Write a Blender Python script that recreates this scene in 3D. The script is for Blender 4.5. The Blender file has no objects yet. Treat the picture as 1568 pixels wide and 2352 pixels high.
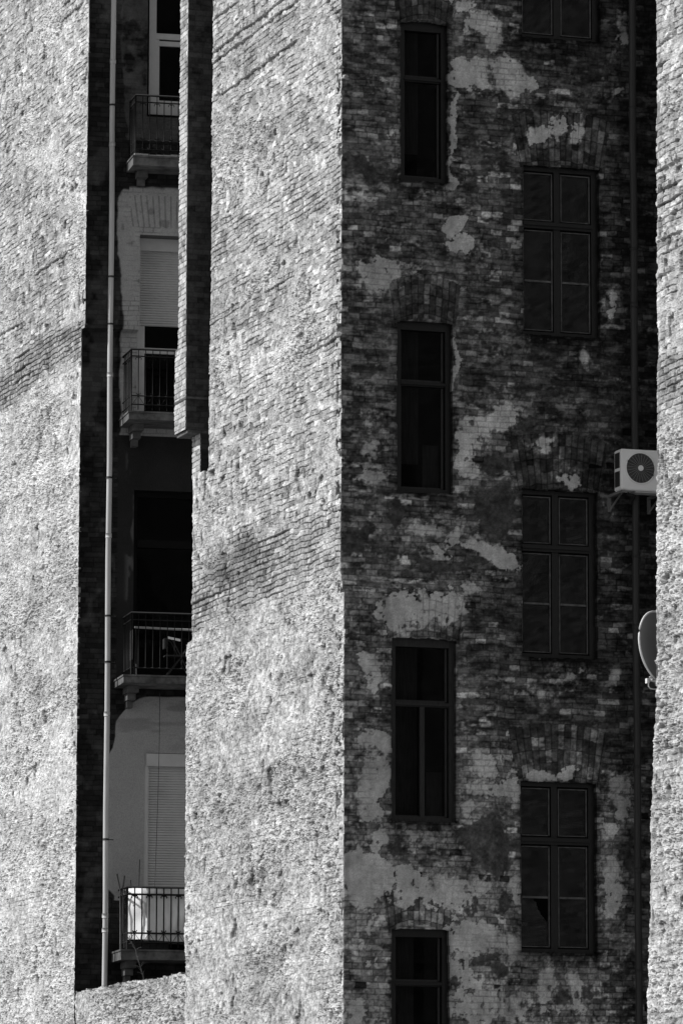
import bpy, bmesh, math, random
import numpy as np
from mathutils import Vector, Matrix
random.seed(5)
C = bpy.context.scene.collection
R_ = math.radians

# ---------------------------------------------------------------- camera
TH, PITCH, ROLL = R_(18.7), R_(8.48), 0.002
FPX, WPX, HPX = 11225.0, 1568.0, 2352.0          # photo measured at 1568 x 2352
DIST = 61.0
CAMP = Vector((-DIST*math.cos(PITCH)*math.sin(TH), -DIST*math.cos(PITCH)*math.cos(TH), 1.6))
FW = Vector((math.sin(TH)*math.cos(PITCH), math.cos(TH)*math.cos(PITCH), math.sin(PITCH)))
RT = Vector((math.cos(TH), -math.sin(TH), 0))
UP = RT.cross(FW)
RTr = RT*math.cos(ROLL) + UP*math.sin(ROLL)
UPr = UP*math.cos(ROLL) - RT*math.sin(ROLL)
cam = bpy.data.cameras.new('camera'); camo = bpy.data.objects.new('camera', cam); C.objects.link(camo)
camo.matrix_world = Matrix(((RTr.x, UPr.x, -FW.x, CAMP.x), (RTr.y, UPr.y, -FW.y, CAMP.y), (RTr.z, UPr.z, -FW.z, CAMP.z), (0, 0, 0, 1)))
cam.sensor_fit = 'HORIZONTAL'; cam.sensor_width = 24; cam.lens = 24*FPX/WPX
cam.clip_end = 3000; cam.clip_start = 0.5
bpy.context.scene.camera = camo

def ray(px, py):
    return (FW*FPX + RTr*(px-WPX/2) - UPr*(py-HPX/2)).normalized()
def hit(px, py, p0, n):
    d = ray(px, py); n = Vector(n)
    return CAMP + d*((Vector(p0)-CAMP).dot(n)/d.dot(n))

# frames of the three wall planes
A2 = R_(6.1)
def onP(px, py, x=0.0): p = hit(px, py, (x, 0, 0), (1, 0, 0)); return p.y, p.z
def onF1(px, py, y=0.0): p = hit(px, py, (0, y, 0), (0, 1, 0)); return p.x, p.z
YC2 = onP(177, 1700)[0]
O2 = Vector((0, YC2, 0)); E2 = Vector((math.cos(A2), -math.sin(A2), 0)); N2 = Vector((-math.sin(A2), -math.cos(A2), 0))
def onF2(px, py, off=0.0):
    p = hit(px, py, O2+N2*off, N2); return (p-O2).dot(E2), p.z
def P2(s, off, z): return O2 + E2*s + N2*off + Vector((0, 0, z))

# ---------------------------------------------------------------- materials
MATS = {}
def mat(name, tone, rough=0.8, noise=0.15, scale=8.0, bump=0.0, metal=0.0, stretch=None, spec=0.3):
    if name in MATS: return MATS[name]
    m = bpy.data.materials.new(name); m.use_nodes = True; nt = m.node_tree; N = nt.nodes; L = nt.links
    b = N['Principled BSDF']; b.inputs['Roughness'].default_value = rough; b.inputs['Metallic'].default_value = metal
    b.inputs['Specular IOR Level'].default_value = spec
    tc = N.new('ShaderNodeTexCoord'); src = tc.outputs['Object']
    if stretch:
        mp = N.new('ShaderNodeMapping'); mp.inputs['Scale'].default_value = stretch; L.new(src, mp.inputs['Vector']); src = mp.outputs['Vector']
    nz = N.new('ShaderNodeTexNoise'); nz.inputs['Scale'].default_value = scale; nz.inputs['Detail'].default_value = 6; nz.inputs['Roughness'].default_value = 0.65
    L.new(src, nz.inputs['Vector'])
    r = N.new('ShaderNodeMapRange'); r.inputs['From Min'].default_value = 0.3; r.inputs['From Max'].default_value = 0.7
    r.inputs['To Min'].default_value = tone*(1-noise); r.inputs['To Max'].default_value = tone*(1+noise)
    L.new(nz.outputs['Fac'], r.inputs['Value']); cb = N.new('ShaderNodeCombineColor')
    for k in range(3): L.new(r.outputs['Result'], cb.inputs[k])
    L.new(cb.outputs[0], b.inputs['Base Color'])
    if bump:
        bp = N.new('ShaderNodeBump'); bp.inputs['Strength'].default_value = 0.6; bp.inputs['Distance'].default_value = bump
        L.new(nz.outputs['Fac'], bp.inputs['Height']); L.new(bp.outputs[0], b.inputs['Normal'])
    MATS[name] = m; return m

def wallmat(name, fine=70.0, amp=0.25, bump=0.004):
    """base tone comes from the per-vertex masonry attribute, with fine procedural grain on top"""
    m = bpy.data.materials.new(name); m.use_nodes = True; nt = m.node_tree; N = nt.nodes; L = nt.links
    b = N['Principled BSDF']; b.inputs['Roughness'].default_value = 0.95; b.inputs['Specular IOR Level'].default_value = 0.1
    at = N.new('ShaderNodeAttribute'); at.attribute_name = 'tone'
    tc = N.new('ShaderNodeTexCoord')
    nz = N.new('ShaderNodeTexNoise'); nz.inputs['Scale'].default_value = fine; nz.inputs['Detail'].default_value = 5; nz.inputs['Roughness'].default_value = 0.7
    L.new(tc.outputs['Object'], nz.inputs['Vector'])
    r = N.new('ShaderNodeMapRange'); r.inputs['From Min'].default_value = 0.3; r.inputs['From Max'].default_value = 0.7
    r.inputs['To Min'].default_value = 1-amp; r.inputs['To Max'].default_value = 1+amp
    L.new(nz.outputs['Fac'], r.inputs['Value'])
    mu = N.new('ShaderNodeMath'); mu.operation = 'MULTIPLY'; mu.use_clamp = True
    L.new(at.outputs['Fac'], mu.inputs[0]); L.new(r.outputs['Result'], mu.inputs[1])
    cb = N.new('ShaderNodeCombineColor')
    for k in range(3): L.new(mu.outputs[0], cb.inputs[k])
    L.new(cb.outputs[0], b.inputs['Base Color'])
    bp = N.new('ShaderNodeBump'); bp.inputs['Strength'].default_value = 0.7; bp.inputs['Distance'].default_value = bump
    L.new(nz.outputs['Fac'], bp.inputs['Height']); L.new(bp.outputs[0], b.inputs['Normal'])
    return m

def brickmat(name, tone):
    m = bpy.data.materials.new(name); m.use_nodes = True; nt = m.node_tree; N = nt.nodes; L = nt.links
    b = N['Principled BSDF']; b.inputs['Roughness'].default_value = 0.95
    tc = N.new('ShaderNodeTexCoord'); sp = N.new('ShaderNodeSeparateXYZ'); L.new(tc.outputs['Object'], sp.inputs[0])
    ad = N.new('ShaderNodeMath'); ad.operation = 'ADD'; L.new(sp.outputs[0], ad.inputs[0]); L.new(sp.outputs[1], ad.inputs[1])
    cx = N.new('ShaderNodeCombineXYZ'); L.new(ad.outputs[0], cx.inputs[0]); L.new(sp.outputs[2], cx.inputs[1])
    br = N.new('ShaderNodeTexBrick'); br.inputs['Scale'].default_value = 1.0
    br.inputs['Brick Width'].default_value = 0.3; br.inputs['Row Height'].default_value = 0.0755; br.inputs['Mortar Size'].default_value = 0.011
    br.inputs['Color1'].default_value = (tone, tone, tone, 1); br.inputs['Color2'].default_value = (tone*0.35, tone*0.35, tone*0.35, 1)
    br.inputs['Mortar'].default_value = (tone*0.60, tone*0.60, tone*0.60, 1)
    L.new(cx.outputs[0], br.inputs['Vector'])
    nz = N.new('ShaderNodeTexNoise'); nz.inputs['Scale'].default_value = 1.7; nz.inputs['Roughness'].default_value = 0.8; nz.inputs['Detail'].default_value = 8; L.new(tc.outputs['Object'], nz.inputs['Vector'])
    mx = N.new('ShaderNodeMix'); mx.data_type = 'RGBA'; mx.blend_type = 'MULTIPLY'; mx.inputs[0].default_value = 0.8
    L.new(br.outputs['Color'], mx.inputs[6]); L.new(nz.outputs['Fac'], mx.inputs[7])
    L.new(mx.outputs[2], b.inputs['Base Color'])
    bp = N.new('ShaderNodeBump'); bp.inputs['Distance'].default_value = 0.0025; L.new(br.outputs['Color'], bp.inputs['Height']); L.new(bp.outputs[0], b.inputs['Normal'])
    return m

def glassmat(name, gain=0.50, tint=0.5):
    m = bpy.data.materials.new(name); m.use_nodes = True; nt = m.node_tree; N = nt.nodes; L = nt.links
    N.remove(N['Principled BSDF']); out = N['Material Output']
    tr = N.new('ShaderNodeBsdfTransparent'); tr.inputs[0].default_value = (tint, tint, tint, 1)
    gl = N.new('ShaderNodeBsdfGlossy'); gl.inputs['Roughness'].default_value = 0.028; gl.inputs[0].default_value = (0.9, 0.9, 0.9, 1)
    fr = N.new('ShaderNodeFresnel'); fr.inputs[0].default_value = 1.5
    mu = N.new('ShaderNodeMath'); mu.operation = 'MULTIPLY'; mu.inputs[1].default_value = gain; mu.use_clamp = True
    L.new(fr.outputs[0], mu.inputs[0]); mx = N.new('ShaderNodeMixShader')
    L.new(mu.outputs[0], mx.inputs[0]); L.new(tr.outputs[0], mx.inputs[1]); L.new(gl.outputs[0], mx.inputs[2]); L.new(mx.outputs[0], out.inputs[0])
    tc = N.new('ShaderNodeTexCoord'); nz = N.new('ShaderNodeTexNoise'); nz.inputs['Detail'].default_value = 1.0; nz.inputs['Scale'].default_value = 2.2; L.new(tc.outputs['Object'], nz.inputs['Vector'])
    bp = N.new('ShaderNodeBump'); bp.inputs['Strength'].default_value = 0.3; bp.inputs['Distance'].default_value = 0.0025
    L.new(nz.outputs['Fac'], bp.inputs['Height']); L.new(bp.outputs[0], gl.inputs['Normal']); MATS[name] = m
    return m

M_LIT = wallmat('sunlit_masonry', 60, 0.22, 0.006)
M_DRK = wallmat('dark_masonry', 55, 0.22, 0.004)
M_FRAME = mat('old_frame_paint', 0.012, 0.5, 0.4, 12, stretch=(8, 8, 1))
M_FRAME2 = mat('greyed_frame_wood', 0.028, 0.7, 0.5, 10, stretch=(8, 8, 1))
M_SASH = mat('worn_sash_putty', 0.10, 0.7, 0.5, 14)
M_WHITE = mat('white_frame_plastic', 0.50, 0.4, 0.08, 5)
M_SHUT = mat('roller_shutter_plastic', 0.45, 0.45, 0.1, 3)
M_IRON = mat('railing_iron', 0.008, 0.6, 0.5, 30, spec=0.12)
M_SLAB = mat('balcony_stone', 0.105, 0.9, 0.75, 5, 0.01)
M_ZINC = mat('zinc_pipe', 0.52, 0.5, 0.12, 3, stretch=(6, 6, 0.8))
M_PIPE2 = mat('sooty_pipe', 0.03, 0.5, 0.3, 4, stretch=(6, 6, 0.6))
M_CLAMP = mat('clamp_iron', 0.03, 0.6, 0.3, 20)
M_AC = mat('ac_casing', 0.85, 0.35, 0.05, 3)
M_ACD = mat('ac_dark', 0.03, 0.5, 0.2, 10)
M_ACG = mat('ac_grille', 0.25, 0.5, 0.1, 10)
M_DISH = mat('dish_paint', 0.19, 0.55, 0.08, 3)
M_RIM = mat('dish_rim_metal', 0.7, 0.4, 0.05, 3)
M_CLOTH = mat('white_tarp', 0.88, 0.7, 0.08, 5)
M_ROOM = mat('room_dark', 0.012, 0.9, 0.2, 1)
M_CURT = mat('dark_curtain', 0.06, 0.9, 0.4, 4, stretch=(14, 14, 1))
M_TWIG = mat('dry_twig', 0.12, 0.9, 0.3, 20)
M_WOOD = mat('grey_stick', 0.08, 0.8, 0.3, 20)
M_BACK = brickmat('well_brick', 0.62)
M_PLAIN = mat('grey_render', 0.32, 0.95, 0.3, 3, 0.02)
M_ROOF = mat('roof_sheet', 0.15, 0.7, 0.2, 3)
M_GROUND = mat('ground_dirt', 0.14, 0.95, 0.35, 0.6, 0.03)
GLASS = glassmat('window_glass'); GLASS_D = glassmat('dark_glass', 0.16, 0.4)

# ---------------------------------------------------------------- object helpers
def obj(name, me, m=None, parent=None):
    o = bpy.data.objects.new(name, me); C.objects.link(o)
    if m is not None: me.materials.append(m)
    if parent is not None: o.parent = parent
    return o
def tag(o, label=None, cat=None, group=None, kind=None):
    if label: o['label'] = label
    if cat: o['category'] = cat
    if group: o['group'] = group
    if kind: o['kind'] = kind
    return o
def empty(name, loc=(0, 0, 0)):
    o = bpy.data.objects.new(name, None); C.objects.link(o); o.location = loc; return o

class MB:
    """collects boxes and tubes, links them as one mesh"""
    def __init__(s): s.v = []; s.f = []; s.sm = []
    def quad(s, a, b, c, d): s.poly([a, b, c, d])
    def poly(s, pts):
        k = len(s.v); s.v += [tuple(p) for p in pts]; s.f.append(tuple(range(k, k+len(pts)))); s.sm.append(False)
    def obox(s, o, ax, ay, az):
        """box from corner o with edge vectors"""
        o = Vector(o); ax = Vector(ax); ay = Vector(ay); az = Vector(az); k = len(s.v)
        for c in (0, 1):
            for b in (0, 1):
                for a in (0, 1): s.v.append(tuple(o+ax*a+ay*b+az*c))
        for q in ((0, 1, 3, 2), (4, 6, 7, 5), (0, 4, 5, 1), (2, 3, 7, 6), (0, 2, 6, 4), (1, 5, 7, 3)):
            s.f.append(tuple(k+i for i in q)); s.sm.append(False)
    def box(s, x0, x1, y0, y1, z0, z1): s.obox((x0, y0, z0), (x1-x0, 0, 0), (0, y1-y0, 0), (0, 0, z1-z0))
    def tube(s, pts, r, n=8, cap=True):
        pts = [Vector(p) for p in pts]; rings = []
        rr = r if isinstance(r, (list, tuple)) else [r]*len(pts)
        for i, p in enumerate(pts):
            d = (pts[min(i+1, len(pts)-1)]-pts[max(i-1, 0)]).normalized()
            a = d.cross(Vector((0, 0, 1)) if abs(d.z) < 0.9 else Vector((1, 0, 0))).normalized(); b = d.cross(a)
            k = len(s.v); rings.append(k)
            for j in range(n):
                t = 2*math.pi*j/n; s.v.append(tuple(p+(a*math.cos(t)+b*math.sin(t))*rr[i]))
        for i in range(len(pts)-1):
            for j in range(n):
                s.f.append((rings[i]+j, rings[i]+(j+1) % n, rings[i+1]+(j+1) % n, rings[i+1]+j)); s.sm.append(True)
        if cap:
            s.f.append(tuple(rings[0]+j for j in range(n))); s.sm.append(False)
            s.f.append(tuple(rings[-1]+j for j in reversed(range(n)))); s.sm.append(False)
    def build(s, name, m, parent=None):
        me = bpy.data.meshes.new(name); me.from_pydata(s.v, [], s.f); me.update()
        me.polygons.foreach_set('use_smooth', s.sm)
        return obj(name, me, m, parent)

# ---------------------------------------------------------------- numpy masonry
rs = np.random.RandomState(11)
TAB = rs.rand(512, 512).astype(np.float32)
def vn(x, y, seed=0):
    x = x+seed*17.37; y = y+seed*31.91
    xi = np.floor(x).astype(np.int64); yi = np.floor(y).astype(np.int64); xf = x-xi; yf = y-yi
    xf = xf*xf*(3-2*xf); yf = yf*yf*(3-2*yf)
    a = TAB[yi & 511, xi & 511]; b = TAB[yi & 511, (xi+1) & 511]; c = TAB[(yi+1) & 511, xi & 511]; d = TAB[(yi+1) & 511, (xi+1) & 511]
    return (a*(1-xf)+b*xf)*(1-yf)+(c*(1-xf)+d*xf)*yf
def fbm(x, y, o=4, seed=0, g=0.55):
    s = 0; a = 1; t = 0
    for k in range(o): s = s+a*vn(x*2**k, y*2**k, seed+k*3); t += a; a *= g
    return s/t
def h2(a, b, seed=0):
    return TAB[(a*131+b*57+seed*97) & 511, (a*29+b*173+seed*41+(a*b) % 7) & 511]
def stones(x, y, seed=0):
    xi = np.floor(x).astype(np.int64); yi = np.floor(y).astype(np.int64)
    f1 = np.full(x.shape, 9.0); f2 = np.full(x.shape, 9.0); cid = np.zeros(x.shape)
    for a in (-1, 0, 1):
        for b in (-1, 0, 1):
            cx = xi+a; cy = yi+b
            px = cx+0.1+0.8*h2(cx, cy, seed); py = cy+0.1+0.8*h2(cx, cy, seed+1)
            d = np.sqrt((x-px)**2+(y-py)**2); n = d < f1
            f2 = np.where(n, f1, np.minimum(f2, d)); cid = np.where(n, h2(cx, cy, seed+2), cid); f1 = np.where(n, d, f1)
    return f2-f1, cid
def sst(a, b, x):
    t = np.clip((x-a)/(b-a), 0, 1); return t*t*(3-2*t)
def bricks(u, z, seed=0, course=0.0755, longfrac=0.45, joint=0.006, wob=0.006):
    uu = u+wob*2*(vn(u*7, z*9, seed+1)-0.5); zz = z+wob*(vn(u*5, z*4, seed+2)-0.5)*2+0.03*(vn(u*0.5, z*0.3, seed+3)-.5)
    row = np.floor(zz/course).astype(np.int64); fz = zz/course-row
    lng = h2(row, row*0+3, seed) < longfrac
    Lr = np.where(lng, 0.30, 0.152)
    x = uu/Lr+h2(row, row*0+5, seed); idx = np.floor(x).astype(np.int64); fx = x-idx
    # stretcher rows: some bricks are split in two headers
    sp = lng & (h2(row, idx, seed+9) < 0.35)
    fx2 = np.where(sp, (fx*2) % 1, fx); idx2 = np.where(sp, idx*2+(fx > 0.5)+1000, idx); Lr2 = np.where(sp, Lr/2, Lr)
    d = np.minimum(np.minimum(fz, 1-fz)*course, np.minimum(fx2, 1-fx2)*Lr2)
    d = d+0.004*(vn(u*40, z*40, seed+4)-0.5)
    e = sst(joint*0.4, joint*1.5, d)
    return e, h2(row, idx2, seed+5), h2(row, idx2, seed+6), row

def build_wall(name, O, eu, en, u0, u1, z0, z1, du, dz, fn, keep=None, depth=0.3, m=None, parent=None, back=0.6):
    us = np.arange(u0, u1+du*0.5, du); zs = np.arange(z0, z1+dz*0.5, dz)
    U, Z = np.meshgrid(us, zs); H, T = fn(U, Z)
    nz, nu = U.shape
    if keep is None: K = np.ones((nz-1, nu-1), bool)
    else: K = keep((U[:-1, :-1]+U[1:, 1:])/2, (Z[:-1, :-1]+Z[1:, 1:])/2)
    P = np.stack([O.x+eu.x*U+en.x*H, O.y+eu.y*U+en.y*H, Z], -1).reshape(-1, 3)
    idx = np.arange(nz*nu).reshape(nz, nu)
    q = np.stack([idx[:-1, :-1], idx[:-1, 1:], idx[1:, 1:], idx[1:, :-1]], -1)[K]
    Kp = np.pad(K, 1)
    E = []
    dv = Kp[1:-1, 1:] != Kp[1:-1, :-1]            # vertical edges
    j, i = np.nonzero(dv); E.append(np.stack([idx[j, i], idx[j+1, i]], -1))
    dh = Kp[1:, 1:-1] != Kp[:-1, 1:-1]
    j, i = np.nonzero(dh); E.append(np.stack([idx[j, i], idx[j, i+1]], -1))
    E = np.concatenate(E)
    Tn = T.reshape(-1)
    bv = np.unique(E); n0 = len(P); mp = np.full(n0, -1); mp[bv] = n0+np.arange(len(bv))
    Bk = P[bv].copy(); Hb = H.reshape(-1)[bv]
    Dp_ = depth if not callable(depth) else depth(U.reshape(-1)[bv])
    Bk[:, 0] -= en.x*(Hb+Dp_); Bk[:, 1] -= en.y*(Hb+Dp_)
    nb_ = len(bv); Ft = P[bv].copy()
    P = np.concatenate([P, Bk, Ft]); Tn = np.concatenate([Tn, Tn[bv]*back, Tn[bv]*back])  # returns and reveals darkened by back, their shade put into the tone
    q = np.concatenate([q, np.stack([mp[E[:, 0]]+nb_, mp[E[:, 1]]+nb_, mp[E[:, 1]], mp[E[:, 0]]], -1)])
    used = np.unique(q); rm = np.full(len(P), -1); rm[used] = np.arange(len(used)); P = P[used]; Tn = Tn[used]; q = rm[q]
    me = bpy.data.meshes.new(name); me.vertices.add(len(P)); me.vertices.foreach_set('co', P.astype(np.float32).ravel())
    me.loops.add(q.size); me.loops.foreach_set('vertex_index', q.ravel().astype(np.int32))
    me.polygons.add(len(q)); me.polygons.foreach_set('loop_start', np.arange(0, q.size, 4, dtype=np.int32))
    me.update(calc_edges=True)
    at = me.attributes.new('tone', 'FLOAT', 'POINT'); at.data.foreach_set('value', Tn.astype(np.float32))
    me.polygons.foreach_set('use_smooth', np.zeros(len(q), bool))
    return obj(name, me, m, parent)

SU, SZ = onP(545, 1275)
# ---- sunlit fire wall (plane x = 0, u = world y) ----
ZA = onP(780, 1215)[1]          # courses laid bare, one storey apart
ZB = onP(195, 770)[1]
def lit_fn(seed, left=False, edges=()):
    def fn(U, Z):
        H, T = fn0(U, Z)
        for E in edges: H = H*(.35+.65*sst(0, .14, np.abs(U-E(Z))))
        return H, T
    def fn0(U, Z):
        e, r1, r2, row = bricks(U, Z, seed, joint=0.008, wob=0.016, longfrac=0.15)
        big = fbm(U*0.4, Z*0.9, 4, seed+20); med = fbm(U*1.6, Z*3, 4, seed+21)
        l1 = fbm(U*13, Z*16, 4, seed+22, 0.65); l2 = fbm(U*30, Z*34, 3, seed+23, 0.7); l3 = fbm(U*6, Z*7, 3, seed+29, .6)
        zb = Z+0.35*(vn(U*0.9, Z*0.9, seed+30)-0.5)
        if left: pass
        def band(zc, w): return sst(-w, -w*0.6, zb-zc)*(1-sst(w*0.55, w, zb-zc))
        bA = band(ZA-0.12, 0.50)*sst(0.20, 0.75, fbm(U*.9, Z*1.6, 3, seed+31)+0.22)*(0 if left else 1)
        bB = band(ZB+0.05, 0.36)*(1.0 if left else 0.35)
        bare = np.clip(np.maximum(bA, bB), 0, 1)
        zs_ = ZB-0.45 if left else ZA-0.45
        stuc = 1-sst(-0.25, 0.25, Z-zs_+1.2*(big-0.5))
        patches = sst(0.54, 0.60, fbm(U*0.7, Z*1.5, 5, seed+33))*(1-bare)
        sm = np.clip(np.maximum(stuc*0.93, patches*0.8)+0.35*(med-0.55), 0, 1)*(1-bare)
        deep = (h2(row, row*0+8, seed) > 0.90)*sst(.52, .6, vn(U*0.8, Z*1.1, seed+34))*(1-.75*stuc)
        rough = .50+1.1*sst(.36, .64, fbm(U*.55, Z*1.3, 4, seed+70, .6))
        wx = 0.6*(l1-.5); sd1, sc1 = stones((U+.03*(l1-.5))*9, (Z+.03*(l2-.5))*14, seed+50)
        sd2, sc2 = stones(U*20, (Z+.01*l1)*30, seed+53)
        st1 = sst(0.0, 0.35, sd1); st2 = sst(0.0, 0.3, sd2)
        jm = sst(.42, .66, fbm(U*2.6, Z*7, 4, seed+44))               # how far joints are washed out
        joint_d = 0.002+0.012*jm+0.014*bare+0.030*deep
        hb = e*joint_d + (r1-0.5)*0.016*(1-0.2*bare) + (l1-0.5)*0.030*(1-.5*bare) + (l2-.5)*0.016
        hs = 0.004+(l3-0.5)*0.04+rough*((l1-0.5)*0.060+(l2-0.5)*0.024+st1*(0.002+0.014*sc1**2)*sst(.3, .6, med)+st2*0.007*sc2)
        shw = .75*sst(.52, .66, fbm(U*1.5, Z*2.6, 5, seed+71, .65)); hs = hs+0.009*e*shw-.03*deep*(1-e)
        # lost bricks and gouges
        pit = sst(0.80, 0.86, vn(U*9, Z*6.5, seed+36))*sst(0.5, 0.65, vn(U*1.3, Z*1.3, seed+37))
        crk = 1-sst(0.0, 0.030, np.abs(fbm(U*2.3, Z*0.9, 3, seed+38)-0.5))
        crk = crk*sst(0.60, 0.70, vn(U*1.7, Z*1.0, seed+39))
        H = hb*(1-sm)+hs*sm-0.035*pit-0.012*crk
        tb = 0.36+0.16*(r1-.5)+0.19*sst(0.70, 0.97, r2)*sst(.35, .6, l1)-0.12*sst(0.18, 0.05, r2)
        tb = tb*(0.45+1.15*l1)*(0.72+0.56*l2)
        tb = tb*(1-(1-e)*(.10+.35*np.maximum(jm, bare)))
        tb = tb*(1-0.28*bare)
        ts = 0.42+0.62*(l1-0.5)+0.34*(l2-0.5)+0.30*(med-0.5)+.22*(sc1-.5)*st1+.10*(sc2-.5)
        ts = ts*(.80+.20*st1)*(.90+.10*st2)*(1-(1-e)*(.10+.30*shw))
        if left: ts = ts+0.07
        wht = sst(.57, .70, fbm(U*0.6, Z*1.5, 6, seed+46, .66))*.07      # lime bloom
        gry = sst(.57, .66, fbm(U*0.8, Z*2.2, 6, seed+47, .62))
        T = tb*(1-sm)+ts*sm
        T = (T+1.1*wht*(.7+.6*l1))*(1-.18*gry)
        T = T*(0.90+0.20*big)*(1-0.5*pit)*(1-0.5*crk*(1-0.5*stuc))
        T = T*(0.94+0.12*fbm(U*6, Z*0.6, 3, seed+40))
        if left: T = T+.10*sst(.50, .62, fbm(U*0.9, Z*1.2, 5, seed+48))*np.exp(-((Z-ZB+1.9)/1.5)**2)
        T = T*(.86+.28*fbm(U*.22, Z*1.5, 4, seed+72, .6))*1.0
        rr = rs.rand(*U.shape); H = H+0.006*(fbm(U*55, Z*75, 2, seed+60)-.5)
        T = T*(.94+.12*rr)
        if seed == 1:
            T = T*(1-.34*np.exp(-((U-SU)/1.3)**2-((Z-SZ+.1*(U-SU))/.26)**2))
        return H, np.clip(T*1.12, 0.05, 0.92)
    return fn

def zedge(pts, x=0.0):
    """outline given as points seen on the wall -> u as a function of z"""
    q = []; last = 1e9
    for px, py in pts:
        u_, z_ = onP(px, py, x); z_ = min(z_, last-0.006); last = z_; q.append((z_, u_))
    q.sort()
    zz = [a for a, b in q]; uu = [b for a, b in q]
    return lambda Z: np.interp(Z, zz, uu)
def jag(U, Z, seed, a=0.05):
    row = np.floor(Z/0.0755).astype(np.int64)
    return a*(h2(row, row*0+2, seed)-0.5)+a*0.9*(vn(U*0+3, Z*25, seed)-0.5)+a*1.6*(vn(U*0+1, Z*1.3, seed+5)-.5)

Z0, Z1 = 3.4, 20.6
ROOFZ = 23.6
BA = empty('apartment_building', (0, 0, 0))
tag(BA, 'old brick house with eight dark courtyard windows, middle and right sunlit piers', 'building')
BB = empty('apartment_building', (0, YC2, 0))
tag(BB, 'farther house at left with four stacked iron balconies and white roller shutters', 'building')
BB.location = (0, 0, 0)

XP, YN = Vector((0, 0, 0)), None
eY = Vector((0, 1, 0)); nX = Vector((-1, 0, 0)); eX = Vector((1, 0, 0)); nY = Vector((0, -1, 0))

# middle pier of the fire wall
def bulge(Z): zc = onP(785, 1335)[1]; return 0.14*(1-sst(-0.22, 0.12, Z-zc))
LE = zedge([(491, -60), (484, 690), (479, 1076), (443, 1079), (441, 1470), (428, 1482), (425, 2250), (425, 2500)])
def keep_mid(U, Z):
    return (U < LE(Z)+jag(U, Z, 3, 0.022)) & (U > -bulge(Z)+0.012-0.035*np.abs(jag(U, Z, 4, 1.0))*(vn(U*0, Z*5, 12) > .62))
umax = float(max(LE(np.array([Z0, Z1]))))+0.4
build_wall('end_wall', XP, eY, nX, -0.26, umax, Z0, Z1, 0.020, 0.009, lit_fn(1, edges=(LE, lambda Z: -bulge(Z))), keep_mid, lambda u: np.where(u > 2, 0.42, 0.03), M_LIT, BA)

# right pier
RE = zedge([(1508, -60), (1509, 700), (1508, 1500), (1505, 1620), (1499, 1780), (1494, 1900), (1493, 2090), (1489, 2250), (1484, 2420)])
uR = float(RE(np.array([10.0]))[0])
ur0 = onP(1600, 1176)[0]-0.6
build_wall('end_wall', XP, eY, nX, ur0, uR+0.5, Z0, Z1, 0.018, 0.009, lit_fn(2, edges=(RE,)), lambda U, Z: U < RE(Z)+jag(U, Z, 7, 0.016), 0.42, M_LIT, BA)

# left pier of the farther house
LE2 = zedge([(206, -60), (196, 738), (195, 752), (188, 757), (183, 1100), (177, 1700), (172, 2240), (171, 2420)])
ul1 = onP(-60, 1176)[0]
ZP = zedge
build_wall('end_wall', XP, eY, nX, YC2-0.6, ul1, Z0, Z1+1.3, 0.022, 0.009, lit_fn(3, True, (LE2,)), lambda U, Z: U > LE2(Z)+0.010-0.008*np.abs(jag(U, Z, 9, 1.0)), 0.03, M_LIT, BB)

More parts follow.
